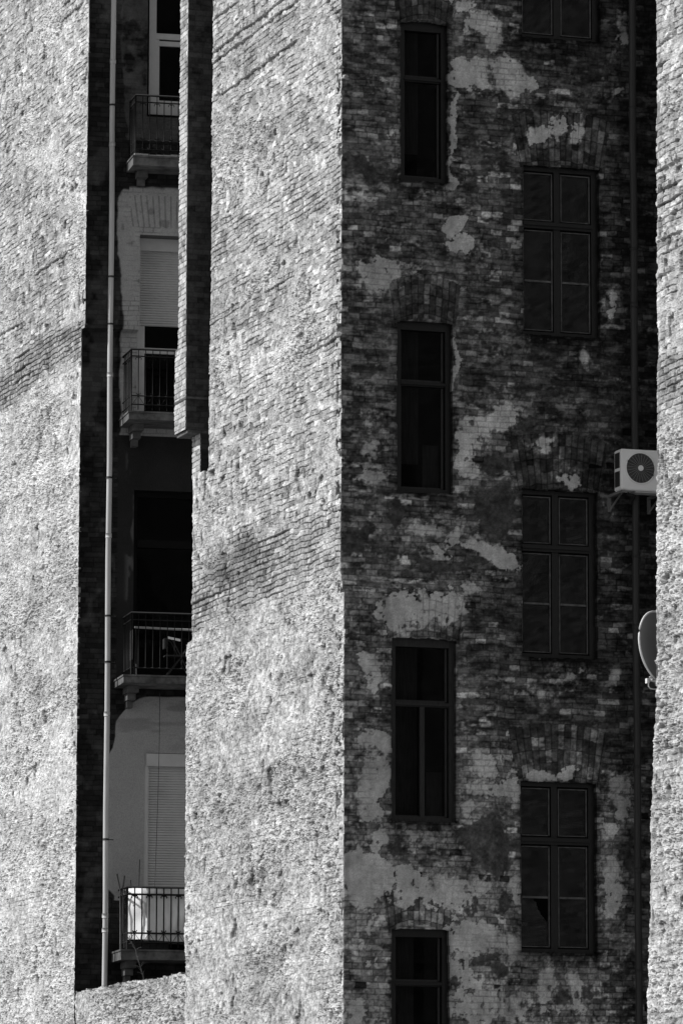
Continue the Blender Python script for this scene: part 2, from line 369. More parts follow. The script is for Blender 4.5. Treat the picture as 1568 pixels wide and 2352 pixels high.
# ---- shaded courtyard wall of the near house (plane y = 0, u = world x) ----
def zc(X, Y, k):     # helper for places noted on three enlarged views of this wall
    return 752.8+X*0.5201, Y*0.5201+784.2*k
PL = [  # (view, x, y, rx, ry, strength)  pale plaster
 (0,600,15,60,28,1),(0,680,110,75,45,1),(0,610,330,80,60,1),(0,780,335,70,65,1),(0,860,360,50,30,1),(0,740,190,26,50,1),(0,545,560,13,120,1),(0,555,780,14,40,1),
 (0,560,1005,40,40,1),(0,585,1080,55,28,1),(0,215,1215,55,55,1),(0,300,1190,70,28,1),(0,1290,130,30,60,.7),(0,1250,1350,30,60,.7),(0,925,595,45,48,1),(0,1010,560,32,40,1),(0,1105,580,25,45,1),
 (0,440,860,45,22,.6),(0,300,640,22,110,.55),(0,230,360,60,60,.5),(0,1270,400,30,30,.6),(0,250,1050,70,40,.55),
 (1,560,110,12,110,1),(1,650,415,65,60,1),(1,750,330,50,45,1),(1,600,540,28,60,1),(1,160,360,60,80,.6),(1,190,590,80,20,.95),(1,200,500,55,60,.7),(1,1135,50,28,40,.7),(1,780,625,60,28,.9),
 (1,1070,600,60,40,.7),(1,940,450,60,25,.7),(1,430,830,90,40,.75),(1,780,960,58,42,1),(1,660,890,70,24,1),(1,560,850,60,60,.7),(1,500,930,50,35,.7),(1,330,1190,100,75,1),(1,300,1240,40,40,1),(1,500,1160,90,70,.9),
 (1,200,1440,60,70,.85),(1,190,780,60,60,.65),(1,1060,1470,70,50,.55),(1,640,1080,60,30,.7),
 (1,705,368,55,32,1.4),(1,770,312,48,30,1.4),(1,625,445,38,60,1.3),(1,720,925,55,24,1.3),(1,640,540,30,40,1.2),(0,690,110,60,40,1.2),(0,650,290,100,35,1.1),
 (2,215,260,55,50,.9),(2,200,420,65,90,.9),(2,190,560,55,60,.85),(2,240,700,55,60,.8),(2,170,840,100,105,1.1),(2,340,870,110,55,.9),(2,680,360,55,45,1),(2,700,480,120,50,.8),(2,620,570,45,40,1),(2,810,480,50,60,.9),
 (2,520,700,40,60,.8),(2,400,690,90,50,.65),(2,560,920,120,80,.95),(2,800,900,55,100,1),(2,690,900,60,70,.9),(2,650,1140,110,80,1.1),(2,580,1260,60,100,1),(2,800,1190,60,80,.8),(2,700,1400,170,100,.85),
 (2,1290,520,55,90,.85),(2,1260,640,55,60,.7),(2,1260,880,45,105,.95),(2,1230,970,28,60,.9),(2,930,405,65,24,.95),(2,1060,400,55,25,.9),(2,960,1330,60,70,.85),(2,1080,1350,80,80,.85),(2,1000,1450,140,60,.7),
 (2,940,60,60,40,.6),(2,190,1170,50,200,.5),(2,110,1450,55,60,.7),(2,320,960,140,30,.6),(2,590,1060,50,40,.8)]
DK = [(1,750,520,75,42),(1,740,740,95,115),(1,880,350,45,55),(1,640,960,45,25),(2,630,970,28,38),(2,740,970,42,58),(2,690,1215,52,28),(2,575,1330,24,16),(2,560,1240,17,16),(2,760,1300,55,45),
      (2,710,710,130,105),(2,1330,800,35,120),(2,1000,1380,35,60),(2,1140,1370,25,50),(0,330,720,26,60),(0,120,730,70,60),(1,300,760,40,60),(2,300,720,45,40),(1,120,880,70,60),(1,500,990,130,30)]
def conv(L):
    o = []
    for t in L:
        px, py = zc(t[1], t[2], t[0]); x, z = onF1(px, py, -.14 if py > 1335 and px < 1130 else 0)
        o.append((x, z, t[3]*0.5201/175, t[4]*0.5201/185, t[5] if len(t) > 5 else 1))
    return o
PLW, DKW = conv(PL), conv(DK)
NW = [(919,1028,54,416,180,False),(911,1038,742,1132,880,False),(898,1047,1470,1888,1617,True),(898,1031,2137,2560,2260,False)]
WW = [(1198,1377,-290,90),(1201,1376,384,772),(1198,1371,1127,1512),(1195,1370,1797,2190)]
OPN = []
for a in NW:
    yy = -.14 if (a[2]+a[3])/2 > 1335 and a[0] < 1130 else 0; x0 = onF1(a[0], (a[2]+a[3])/2, yy)[0]; x1 = onF1(a[1], (a[2]+a[3])/2, yy)[0]; xm = (a[0]+a[1])/2
    OPN.append((x0, x1, onF1(xm, a[3], yy)[1], onF1(xm, a[2], yy)[1], 'n', a))
for a in WW:
    yy = -.14 if (a[2]+a[3])/2 > 1335 and a[0] < 1130 else 0; x0 = onF1(a[0], (a[2]+a[3])/2, yy)[0]; x1 = onF1(a[1], (a[2]+a[3])/2, yy)[0]; xm = (a[0]+a[1])/2
    OPN.append((x0, x1, onF1(xm, a[3], yy)[1], onF1(xm, a[2], yy)[1], 'w', a))
XW = 4.75                                             # depth of the light well
def f1_fn(U, Z):
    e, r1, r2, row = bricks(U, Z, 40, joint=0.007, longfrac=0.35, wob=0.011)
    INS = np.zeros_like(U)
    for (x0, x1, z0, z1, k, a) in OPN:
        Hh = 0.66 if k == 'w' else 0.52; xc = (x0+x1)/2; hw = (x1-x0)/2+0.03
        zz = Z-z1-0.02-0.10*(1-((U-xc)/hw)**2)*(1 if k == 'n' else 0.6)
        fan = 1+zz*0.30; zz = zz+.03*(vn(U*9, Z*5, 58)-.5); uu = (U-xc)/fan
        ins = (zz > -0.06) & (zz < Hh) & (np.abs(uu) < hw+0.02)
        ci = np.floor(uu/0.078+vn(uu*6, zz*3, 50)*0.3).astype(np.int64); fx = uu/0.078+vn(uu*6, zz*3, 50)*0.3-ci
        hh = Hh/2; sh = h2(ci, ci*0+4, 51)*0.0; rw = np.floor(zz/hh+sh).astype(np.int64); fz = zz/hh+sh-rw
        split = h2(ci, rw, 52) < 0.4; fz2 = np.where(split, (fz*2) % 1, fz); hl = np.where(split, hh/2, hh)
        d = np.minimum(np.minimum(fx, 1-fx)*0.078, np.minimum(fz2, 1-fz2)*hl)+0.004*(vn(U*40, Z*40, 53)-.5)
        e2 = sst(0.0024, 0.010, d); rr = h2(ci, rw*2+(fz > 0.5), 54+int(x0*10)+int(z1)); rr2 = h2(ci, rw*2+(fz > 0.5), 57+int(z1))
        INS = INS+ins; e = np.where(ins, e2, e); r1 = np.where(ins, rr, r1); r2 = np.where(ins, rr2, r2)
    wx = 0.16*(fbm(U*3.2, Z*3.2, 5, 60, .62)-0.5)*2; wz = 0.16*(fbm(U*3.2, Z*3.2, 5, 61, .62)-0.5)*2
    pf = np.zeros_like(U); df = np.zeros_like(U)
    for (x, z, rx, rz, s) in PLW:
        q = ((U+wx-x)/rx)**2+((Z+wz-z)/rz)**2; pf = np.maximum(pf, s*np.exp(-q*0.42))
    for (x, z, rx, rz, s) in DKW:
        q = ((U+wx*1.7-x)/rx)**2+((Z+wz*1.7-z)/rz)**2; df = np.maximum(df, np.exp(-q*0.7))
    lf = 1-sst(1.2, 3.2, U)
    f1 = fbm(U*2.2, Z*2.2, 5, 62, .6); f2 = fbm(U*9, Z*9, 5, 63, .6); f3 = fbm(U*30, Z*30, 3, 64); fb = fbm(U*.7, Z*.5, 3, 65)
    fh = fbm(U*6, Z*15, 5, 75, .62); streak = fbm(U*16, Z*4, 4, 66)
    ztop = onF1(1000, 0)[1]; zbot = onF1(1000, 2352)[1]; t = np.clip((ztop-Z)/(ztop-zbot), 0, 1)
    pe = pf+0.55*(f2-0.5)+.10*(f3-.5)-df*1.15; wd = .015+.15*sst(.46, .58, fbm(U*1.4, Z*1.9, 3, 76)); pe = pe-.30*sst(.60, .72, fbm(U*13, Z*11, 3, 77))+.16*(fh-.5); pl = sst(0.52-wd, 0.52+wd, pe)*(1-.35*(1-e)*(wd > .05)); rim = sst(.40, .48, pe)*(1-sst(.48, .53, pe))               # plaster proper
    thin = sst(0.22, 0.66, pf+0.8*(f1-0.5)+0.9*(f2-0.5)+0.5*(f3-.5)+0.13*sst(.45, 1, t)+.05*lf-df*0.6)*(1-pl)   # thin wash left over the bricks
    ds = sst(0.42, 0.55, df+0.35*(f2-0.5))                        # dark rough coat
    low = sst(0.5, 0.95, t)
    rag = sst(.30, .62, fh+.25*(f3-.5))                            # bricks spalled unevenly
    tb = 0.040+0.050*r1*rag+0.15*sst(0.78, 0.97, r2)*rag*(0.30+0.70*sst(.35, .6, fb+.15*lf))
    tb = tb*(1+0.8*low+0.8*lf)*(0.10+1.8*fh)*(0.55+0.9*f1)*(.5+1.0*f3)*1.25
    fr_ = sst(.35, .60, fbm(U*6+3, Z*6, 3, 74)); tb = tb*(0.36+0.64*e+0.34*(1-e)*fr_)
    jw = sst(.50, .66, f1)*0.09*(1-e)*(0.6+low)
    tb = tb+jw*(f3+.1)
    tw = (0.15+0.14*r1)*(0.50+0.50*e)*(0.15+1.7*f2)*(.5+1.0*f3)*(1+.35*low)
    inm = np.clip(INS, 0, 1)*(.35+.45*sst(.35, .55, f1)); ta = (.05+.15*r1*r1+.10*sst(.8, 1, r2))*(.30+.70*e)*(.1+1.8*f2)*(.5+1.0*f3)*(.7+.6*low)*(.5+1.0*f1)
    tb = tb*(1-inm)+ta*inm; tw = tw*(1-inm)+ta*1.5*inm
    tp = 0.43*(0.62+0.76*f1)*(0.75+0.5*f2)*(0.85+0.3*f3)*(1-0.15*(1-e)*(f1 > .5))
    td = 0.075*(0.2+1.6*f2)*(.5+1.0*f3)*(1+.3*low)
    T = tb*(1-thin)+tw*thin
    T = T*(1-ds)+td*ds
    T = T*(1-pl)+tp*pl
    T = T*(1-.45*rim)  # edge shadow around the plaster, painted as a dark outline
    # darker below sills and around openings; shadow painted in the corner beside the pipe
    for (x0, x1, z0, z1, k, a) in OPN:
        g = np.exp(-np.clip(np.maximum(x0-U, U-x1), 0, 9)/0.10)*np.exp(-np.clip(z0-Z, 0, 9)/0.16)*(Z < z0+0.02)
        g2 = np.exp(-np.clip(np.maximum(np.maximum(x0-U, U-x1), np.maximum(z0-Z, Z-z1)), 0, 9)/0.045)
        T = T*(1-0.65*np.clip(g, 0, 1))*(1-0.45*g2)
    T = T*(1-0.60*sst(3.55, 3.95, U+0.15*(f1-.5))*(1-0.5*low))  # corner shadow put into the wall tone
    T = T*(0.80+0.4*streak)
    # missing bricks
    miss = (h2(row, row*0+int(3), 70) > 0.97)*(r2 < 0.12)*(1-pl)
    H = 0.004*e*(1-pl)+0.0025*(r1-.5)*(1-pl)+0.006*pl+0.004*ds*f2-0.02*miss+0.003*(f2-.5)
    T = T*(1-0.7*miss)
    # structural cracks
    H = H+bulge(Z)*(1-sst(1.95, 2.25, U))
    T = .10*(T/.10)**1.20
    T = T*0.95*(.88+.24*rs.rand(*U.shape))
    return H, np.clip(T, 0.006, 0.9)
def keep_f1(U, Z):
    K = np.ones(U.shape, bool)
    for (x0, x1, z0, z1, k, a) in OPN:
        j1 = 0.02*(vn(U*9, Z*9, 71)-0.5); j2 = 0.02*(vn(U*12+5, Z*12, 72)-0.5)
        arch = 0.018*(1-((U-(x0+x1)/2)/((x1-x0)/2))**2) if k == 'n' else 0
        K &= ~((U > x0+j1) & (U < x1+j1) & (Z > z0+j2) & (Z < z1+j2+arch))
    return K
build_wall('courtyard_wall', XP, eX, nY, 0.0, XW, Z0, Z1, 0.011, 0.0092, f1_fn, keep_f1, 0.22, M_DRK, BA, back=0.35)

# plain masonry around the detailed pieces
def boxpart(name, b, m, par): q = MB(); q.box(*b); return q.build(name, m, par)
well = MB(); well.box(XW+0.004, XW+0.35, uR-0.1, 0.3, 0, ROOFZ); well.build('well_wall', M_BACK, BA)
nearw = MB(); nearw.box(0.43, XW, uR-0.36, uR-0.02, 0, ROOFZ); nearw.build('well_wall', M_BACK, BA)
lo = MB(); lo.box(0.0, XW, 0.0, 0.4, 0, Z0-0.004); lo.build('courtyard_wall', M_BACK, BA); lo = MB(); lo.box(0.0, XW, 0.0, 0.4, Z1+0.012, ROOFZ); lo.build('courtyard_wall', M_BACK, BA)
uM = float(LE(np.array([8.0]))[0])
for b_ in ((0.0, 0.4, 0.402, uM-0.1, 0, Z0-0.004), (0.0, 0.4, ur0-6, uR-0.38, 0, Z0-0.004), (0, .4, ur0-6, ur0-.004, Z0, ROOFZ), (0.0, 0.4, 0.402, uM-0.8, Z1+0.012, ROOFZ), (0.0, 0.4, ur0, uR-0.38, Z1+0.012, ROOFZ)): boxpart('end_wall', b_, M_PLAIN, BA)
rm = MB(); rm.box(0.45, XW+0.3, 0.95, 1.0, 0.0, ROOFZ-.1); rm.build('interior_wall', M_ROOM, BA)
for b_ in ((0.05, 12, 0.05, uM-0.9, ROOFZ+.003, ROOFZ+0.3), (XW+.01, 12, uR-0.1, 0.045, ROOFZ+.003, ROOFZ+0.3), (.05, 12, ur0-6, uR-.11, ROOFZ+.003, ROOFZ+.3)): boxpart('roof', b_, M_ROOF, BA)
w2 = MB(); w2.box(0.42, 2.9, uM-0.85, uM-0.5, 0, ROOFZ); w2.build('well_wall', M_PLAIN, BA)

# chimney breast beside the slot, standing on the lower pier
yn = onP(460, 1000)[0]
def chim(U, Z):
    e, r1, r2, row = bricks(U, Z, 80, joint=0.007)
    l1 = fbm(U*14, Z*16, 4, 81, .65); l2 = fbm(U*4, Z*4, 3, 82)
    return e*0.008+(l1-.5)*0.02, np.clip((0.42+0.3*(r1-.5)+0.5*(l1-.5)+.3*(l2-.5))*(.7+.3*e), .08, .9)
def chim_shade(U, Z):
    H, T = chim(U, Z); return H*0.10, T*0.13  # same brick as the lit front, shade of the side face painted in
CH = empty('chimney_stack', (0, yn, 0)); CH.parent = BA; CH.location = (0, 0, 0)
zt, zm, zb = Z1, onP(425, 792, -0.22)[1], onP(425, 985, -0.22)[1]
xo1 = hit(431, 400, (0, yn, 0), (0, 1, 0)).x; xo2 = hit(428, 900, (0, yn, 0), (0, 1, 0)).x
f1u = onP(413, 400, xo1)[0]; f2u = onP(403, 900, xo2)[0]
def jz(a): return lambda U, Z: (U < a+jag(U, Z, 13, 0.03))
build_wall('shaft', Vector((xo1, 0, 0)), eY, nX, yn+.008, f1u+.08, zm, zt, 0.014, 0.009, chim, jz(f1u), 0.25, M_LIT, CH, 0.5)
build_wall('shaft', Vector((xo2, 0, 0)), eY, nX, yn+.008, f2u+.08, zb, zm, 0.014, 0.009, chim, jz(f2u), 0.28, M_LIT, CH, 0.3)
build_wall('shaft', Vector((0, yn, 0)), eX, nY, xo1, 0.45, zm, zt, 0.012, 0.009, chim_shade, None, 0.2, M_DRK, CH)
build_wall('shaft', Vector((0, yn-.01, 0)), eX, nY, xo2, 0.45, zb, zm, 0.012, 0.009, chim_shade, None, 0.2, M_DRK, CH)
# rounded corbel course at the foot and the narrow pier carrying it
q = MB(); q.box(xo2+.02, .3, yn+.0, f2u-.02, zb-.05, zb-.002); q.build('corbel_course', mat('corbel_brick', .10, .95, .5, 14, .02), CH); q = MB(); q.box(xo2-.015, .45, yn-.03, f2u-.0, zb+.42, zb+.45); q.build('corbel_course', MATS['corbel_brick'], CH)
ya, yb = onP(461, 1040)[0], onP(443, 1040)[0]
build_wall('pier', Vector((0.0, 0, 0)), eY, nX, ya, yb, onP(450, 1100)[1], zb-0.05, 0.012, 0.009, chim, None, 0.4, M_LIT, CH, 0.10)  # near-black return: shade inside the slot painted into the tone

# rubble stuck to the pier's edge
for (px, py, r) in ((783, 153, .035), (786, 160, .02), (793, 176, .045), (799, 180, .02), (782, 620, .035), (786, 628, .02)):
    x, z = onF1(px, py, -0.03); bm = bmesh.new(); bmesh.ops.create_icosphere(bm, subdivisions=2, radius=r)
    for v in bm.verts: v.co *= 0.7+0.6*random.random(); v.co.z *= 0.7
    me = bpy.data.meshes.new('mortar_lump'); bm.to_mesh(me); bm.free()
    o = obj('mortar_lump', me, M_PLAIN, BA); o.location = (x, -0.02, z)

# ---------------------------------------------------------------- windows of the near house
def wbox(q, x0, x1, z0, z1, y0, y1): q.box(x0, x1, y0, y1, z0, z1)
def narrow_window(x0, x1, z0, z1, a):
    yb = -float(bulge(np.array([(z0+z1)/2]))[0])
    y = yb+0.06; fw = 0.07; q = MB(); g = 0.004
    xa, xb, za, zb_ = x0-0.02, x1+0.02, z0-0.01, z1+0.025
    wbox(q, xa, xa+fw+.02, za, zb_, y, y+.09); wbox(q, xb-fw-.02, xb, za, zb_, y, y+.09)
    wbox(q, xa+fw+.02, xb-fw-.02, zb_-fw-.04, zb_, y+.002, y+.088); wbox(q, xa+fw+.02, xb-fw-.02, za, za+fw, y+.002, y+.088)
    zt = onF1((a[0]+a[1])/2, a[4], yb)[1]
    wbox(q, xa+fw+.02, xb-fw-.02, zt-.03, zt+.03, y+.02, y+.08)
    q.box(xa+fw+.02, xb-fw-.02, y-.01, y+.02, zt-.012, zt+.012)
    xi0, xi1 = xa+fw+.02, xb-fw-.02
    if a[5]: xm = onF1(974, 1750, yb)[0]; wbox(q, xm-.03, xm+.03, za+fw, zt-.03, y+.015, y+.085)
    w = q.build('window', M_FRAME2 if a[5] else M_FRAME, BA)
    s = MB()
    for (c, d) in ((za+fw, zt-.03), (zt+.03, zb_-fw-.04)):
        s.box(xi1-.045, xi1-.02, y+.03, y+.075, c+.01, d-.01); s.box(xi0, xi0+.018, y+.03, y+.075, c, d)
        s.box(xi0+.02, xi1-.05, y+.03, y+.07, c, c+.022)
    s.build('sash', M_FRAME2, w)
    for (c, d) in ((za+fw, zt-.03), (zt+.03, zb_-fw-.04)):
        p = MB(); p.quad((xi0, y+.06, c), (xi1, y+.06, c), (xi1, y+.06, d), (xi0, y+.06, d)); p.build('pane', GLASS_D, w)
    c = MB(); c.box(xi0+.01, xi0+(xi1-xi0)*.48, y+.15, y+.16, za+.4 if not a[5] else za, zb_-.1); 
    if a[5] or a[4] == 880: c.box(xi1-.26, xi1-.05, y+.13, y+.14, za, za+.65)
    c.build('curtain', M_CURT, w)
    return w
def wide_window(x0, x1, z0, z1, a, broken=False):
    y = 0.075; q = MB(); W = x1-x0; Hh = z1-z0
    xa, xb, za, zb_ = x0-.02, x1+.02, z0-.02, z1+.02; f = .055
    xm = x0+W*.47; zt = z1-Hh*.345
    wbox(q, xa, x0+f*.45, za, zb_, y, y+.1); wbox(q, x1-f*1.5, xb, za, zb_, y, y+.1)
    wbox(q, x0+f*.45, x1-f*1.5, z1-f, zb_, y+.002, y+.098); wbox(q, x0+f*.45, x1-f*1.5, za, z0+f, y+.002, y+.098)
    wbox(q, x0+f*.45, x1-f*1.5, zt-.045, zt+.045, y-.02, y+.09); q.box(x0+.02, x1-f*1.5, y-.045, y-.02, zt-.01, zt+.03)
    wbox(q, xm-.045, xm+.045, z0+f, zt-.045, y+.004, y+.09); wbox(q, xm-.04, xm+.04, zt+.045, z1-f, y+.004, y+.09)
    w = q.build('window', M_FRAME, BA)
    zl = z0+Hh*.325
    cells = [(x0+f*.45, xm-.045, z0+f, zt-.045, True), (xm+.045, x1-f*1.5, z0+f, zt-.045, True), (x0+f*.45, xm-.045, zt+.045, z1-f, False), (xm+.045, x1-f*1.5, zt+.045, z1-f, False)]
    for i, (c0, c1, d0, d1, bar) in enumerate(cells):
        s = MB(); t = .013; yy = y+.018
        s.box(c0+.012, c0+.012+t*(.5 if i % 2 == 0 else 1), yy, yy+.03, d0+.02, d1-.02); s.box(c1-.012-t, c1-.012, yy, yy+.03, d0+.02, d1-.02)
        s.box(c0+.03, c1-.03, yy+.001, yy+.03, d0+.02, d0+.02+t*.8); s.box(c0+.03, c1-.03, yy+.001, yy+.03, d1-.02-t, d1-.02)
        if bar: s.box(c0+.03, c1-.03, yy-.003, yy+.028, zl-.012, zl+.012)
        s.build('sash', M_SASH, w)
        ys = y+.04
        spans = [(d0+.02, zl), (zl, d1-.02)] if bar else [(d0+.02, d1-.02)]
        for j, (e0, e1) in enumerate(spans):
            p = MB(); tl = random.uniform(-.004, .004); tz = random.uniform(-.004, .004)
            if broken and i == 0 and j == 0:
                wv = c1-c0; hv = e1-e0
                pts = [(c0, e0), (c1, e0), (c1, e0+hv*.46), (c0+wv*.87, e0+hv*.54), (c0+wv*.72, e0+hv*.64), (c0+wv*.62, e0+hv*.76), (c0+wv*.55, e0+hv*.9), (c0+wv*.42, e1), (c0, e1)]
                p.poly([(u, ys, v) for u, v in pts])
            else: p.quad((c0, ys+tl, e0), (c1, ys, e0), (c1, ys+tz, e1), (c0, ys+tl+tz, e1))
            p.build('pane', GLASS, w)
    return w
for (x0, x1, z0, z1, k, a) in OPN:
    if k == 'n': narrow_window(x0, x1, z0, z1, a)
    else:
        w = wide_window(x0, x1, z0, z1, a, broken=(a[2] == 1797))
        if a[2] == 1797: w['label'] = 'double window with one broken lower pane'
# vent holes under a narrow window
v = MB()
for i in range(4):
    x, z = onF1(985+i*7, 1905+i*.2, -.15); v.box(x-.011, x+.011, -.165, -.14, z-.02, z+.02)
v.build('vent', mat('vent_black', .01), BA)

# ---------------------------------------------------------------- farther house: shaded wall with balcony doors
DOORS = []   # s0, s1, z0, z1
sR = onF2(470, 1176)[0]+0.9
BAL = [  # slab corner x,y ; rail top y ; thickness px ; rail corner x
    (306, 355, 217, 24, 312), (296, 943, 801, 20, 302), (284, 1549, 1407, 19, 302), (278, 2181, 2038, 24, 293)]
BD = 0.80
bz = [onF2(b[0], b[1], BD)[1] for b in BAL]
d1 = (onF2(331, 130)[0], onF2(331, 276)[1], onF2(331, -180)[1])
d2 = (onF2(314, 760)[0], bz[1], onF2(330, 546)[1])
d3 = (onF2(306, 1300)[0], bz[2], onF2(310, 1126)[1])
d4 = (onF2(331, 1900)[0], bz[3], onF2(340, 1730)[1])
DOORS = [(d[0], d[0]+1.25, d[1], d[2]) for d in (d1, d2, d3, d4)]
def f2_fn(U, Z):
    e, r1, r2, row = bricks(U, Z, 90, joint=0.006)
    f1 = fbm(U*2.5, Z*2.5, 5, 91, .6); f2 = fbm(U*9, Z*9, 4, 92, .6); f3 = fbm(U*30, Z*30, 3, 93)
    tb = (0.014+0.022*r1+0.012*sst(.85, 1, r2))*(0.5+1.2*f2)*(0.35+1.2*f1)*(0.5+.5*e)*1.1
    s = lambda px, py: onF2(px, py)
    def edge(pts):
        q = sorted([(s(px, py)[1], s(px, py)[0]) for px, py in pts]); return np.interp(Z, [a for a, b in q], [b for a, b in q])
    nb = 0.10*(fbm(U*4+2, Z*4, 4, 94)-0.5)
    T = tb; H = 0.004*e+0.003*(r1-.5)
    # 2nd storey: white paint over brick, arch soldiers show faintly
    E = edge([(280, 425), (266, 470), (262, 560), (268, 620), (276, 700), (272, 780), (272, 900), (275, 1000)])
    top = s(330, 437)[1]-0.05*(U < s(290, 437)[0])
    z_lo = s(290, 1000)[1]
    p2 = sst(-.01, .02, U-E+nb)*sst(-.02, .02, top-Z+nb*.5)*(Z > z_lo)
    e3 = e
    uu = (U-DOORS[1][0]-.55)/(1+(Z-DOORS[1][3])*.25); ci = np.floor(uu/.08); fx = uu/.08-ci; ins = (Z > DOORS[1][3]+.12) & (Z < top-.13) & (U > DOORS[1][0]-.15)
    e3 = np.where(ins, sst(.05, .17, np.minimum(fx, 1-fx)), e)
    vis = sst(.40, .60, f1+.15*ins)
    t2 = 0.40*(0.85+.3*f2)*(1-0.45*(1-e3)*vis)*(1-.35*sst(.72, .8, fbm(U*6, Z*7, 2, 97)))
    T = T*(1-p2)+t2*p2; H = H*(1-p2)+(0.006+.004*e3)*p2
    # 3rd: dark smooth render
    E = edge([(270, 1000), (268, 1300), (266, 1560)])
    p3 = (Z <= z_lo)*sst(-.01, .02, U-E)*(Z > s(300, 1560)[1])
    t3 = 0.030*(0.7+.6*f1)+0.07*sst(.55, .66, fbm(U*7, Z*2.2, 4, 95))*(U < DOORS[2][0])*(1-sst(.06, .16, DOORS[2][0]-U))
    T = T*(1-p3)+t3*p3; H = H*(1-p3)+.004*p3
    # 4th: smooth white render ending in a curved paint edge on top
    E = edge([(275, 1600), (268, 1640), (264, 1690), (258, 1718), (248, 1735), (247, 1900), (246, 2040), (262, 2058), (262, 2070)])
    tp = s(330, 1598)[1]; tl = tp-0.30*(np.clip((s(345, 1600)[0]-U)/.45, 0, 1.3))**2
    p4 = sst(-.008, .012, U-E+nb*.3)*sst(0, .02, tl-Z+nb*.2)*(Z > s(300, 2070)[1])
    t4 = 0.38*(0.88+.24*f1)*(1-.30*sst(.52, .7, fbm(U*2.2, Z*9, 3, 96))*sst(1.6, 0, tp-Z))
    T = T*(1-p4)+t4*p4; H = H*(1-p4)+.008*p4
    # 1st: mottled plaster beside the top door
    E = edge([(272, -100), (270, 100), (272, 200), (283, 300)])
    p1 = sst(0, .03, U-E+nb)*(Z > s(300, 330)[1])*sst(.36, .50, f1+.1*f2)
    t1 = 0.075*(.5+1.0*f2); T = T*(1-p1)+t1*p1
    # faint pale scuffs near the pier
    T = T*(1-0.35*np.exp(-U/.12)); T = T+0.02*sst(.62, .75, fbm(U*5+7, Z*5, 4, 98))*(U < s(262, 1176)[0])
    H = H+(YC2-LE2(Z))
    T = T*np.where(T < .05, .85, .9)+.03*sst(.56, .66, fbm(U*1.6+4, Z*1.3, 5, 99, .6))*(U < .55)
    return H, np.clip(T, .004, .9)
def keep_f2(U, Z):
    K = U > (YC2-LE2(Z))*math.tan(A2)+0.004
    for (a, b, c, d) in DOORS: K &= ~((U > a) & (U < b) & (Z > c) & (Z < d))
    return K
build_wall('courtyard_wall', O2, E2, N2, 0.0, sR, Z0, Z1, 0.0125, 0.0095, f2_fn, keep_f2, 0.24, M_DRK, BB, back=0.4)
q = MB(); q.obox(P2(.01, -.28, 0), E2*(sR), -N2*(-.27), (0, 0, Z0-.005)); q.build('courtyard_wall', M_BACK, BB); q = MB(); q.obox(P2(.01, -.28, Z1+.012), E2*sR, N2*.27, (0, 0, ROOFZ-Z1)); q.build('courtyard_wall', M_BACK, BB)
q = MB(); q.obox(P2(.3, -1.1, 0), E2*(sR+.5), N2*.05, (0, 0, ROOFZ)); q.build('interior_wall', M_ROOM, BB)
q = MB(); q.box(2.95, 3.3, uM-.9, YC2+.3, 0, ROOFZ); q.build('well_wall', M_PLAIN, BB)
for b_ in ((0, .28, YC2+.02, ul1+5, 0, Z0-.005), (0, .28, YC2+.02, ul1+5, Z1+1.312, ROOFZ), (0, .28, ul1+.004, ul1+5, Z0, Z1+1.31)): boxpart('end_wall', b_, M_PLAIN, BB)
q = MB(); q.box(.05, 12, YC2+.05, ul1+5, ROOFZ+.003, ROOFZ+.3); q.build('roof', M_ROOF, BB)

# balcony doors
def fr(q, s0, s1, z0, z1, o0, o1): q.obox(P2(s0, o0, z0), E2*(s1-s0), N2*(o1-o0), (0, 0, z1-z0))
def pane2(s0, s1, z0, z1, off, par, m=GLASS_D):
    p = MB(); p.quad(P2(s0, off, z0), P2(s1, off, z0), P2(s1, off, z1), P2(s0, off, z1)); p.build('pane', m, par)
# top: white framed window
s0, s1, z0, z1 = DOORS[0]; sa = onF2(342, 130, -.08)[0]; zt = onF2(350, 80, -.08)[1]; zb0 = onF2(345, 262, -.08)[1]
q = MB(); fr(q, sa, sa+.11, zb0, z1, -.14, -.06); fr(q, sa+.11, s1, zb0, zb0+.22, -.135, -.062); fr(q, sa+.11, s1, zt-.06, zt+.03, -.14, -.058); fr(q, sa+.14, s1, zt-.16, zt-.085, -.135, -.07); fr(q, sa+.11, sa+.16, zb0+.22, zt-.06, -.13, -.075)
w = q.build('balcony_door', M_WHITE, BB); pane2(sa+.11, s1, zb0+.2, z1, -.11, w)
q = MB(); fr(q, s0, sa, z0, z1, -.2, -.1); fr(q, sa, s1, z0, zb0, -.2, -.1); q.build('frame', M_ROOM, w)
# roller shutters
def shutter(s0, s1, ztop, zbox, zbot, par):
    q = MB()
    n = int((zbox-zbot)/.038)
    for i in range(n):
        z = zbox-(i+1)*.038; a = .012
        q.poly([P2(s0, -.062, z), P2(s1, -.062, z), P2(s1, -.040, z+.012), P2(s0, -.040, z+.012)])
        q.poly([P2(s0, -.040, z+.012), P2(s1, -.040, z+.012), P2(s1, -.048, z+.052), P2(s0, -.048, z+.038)])
    q.build('shutter', M_SHUT, par)
    q = MB(); fr(q, s0-.05, s1, zbox, ztop-.008, -.12, .02); q.build('shutter_box', M_WHITE, par)
s0, s1, z0, z1 = DOORS[1]; zbx = onF2(325, 575)[1]; zbt = onF2(328, 750)[1]; zr = onF2(340, 805, -.1)[1]
q = MB(); fr(q, s0+.0, s0+.05, z0, z1, -.10, -.005); fr(q, s0+.05, s0+.13, z0, zbt+.02, -.12, -.055)
fr(q, s0+.13, s1, zr-.05, zr+.035, -.12, -.06)
w = q.build('balcony_door', M_WHITE, BB); pane2(s0+.13, s1, z0, z1-.2, -.10, w); shutter(s0+.055, s1, z1, zbx, zbt, w)
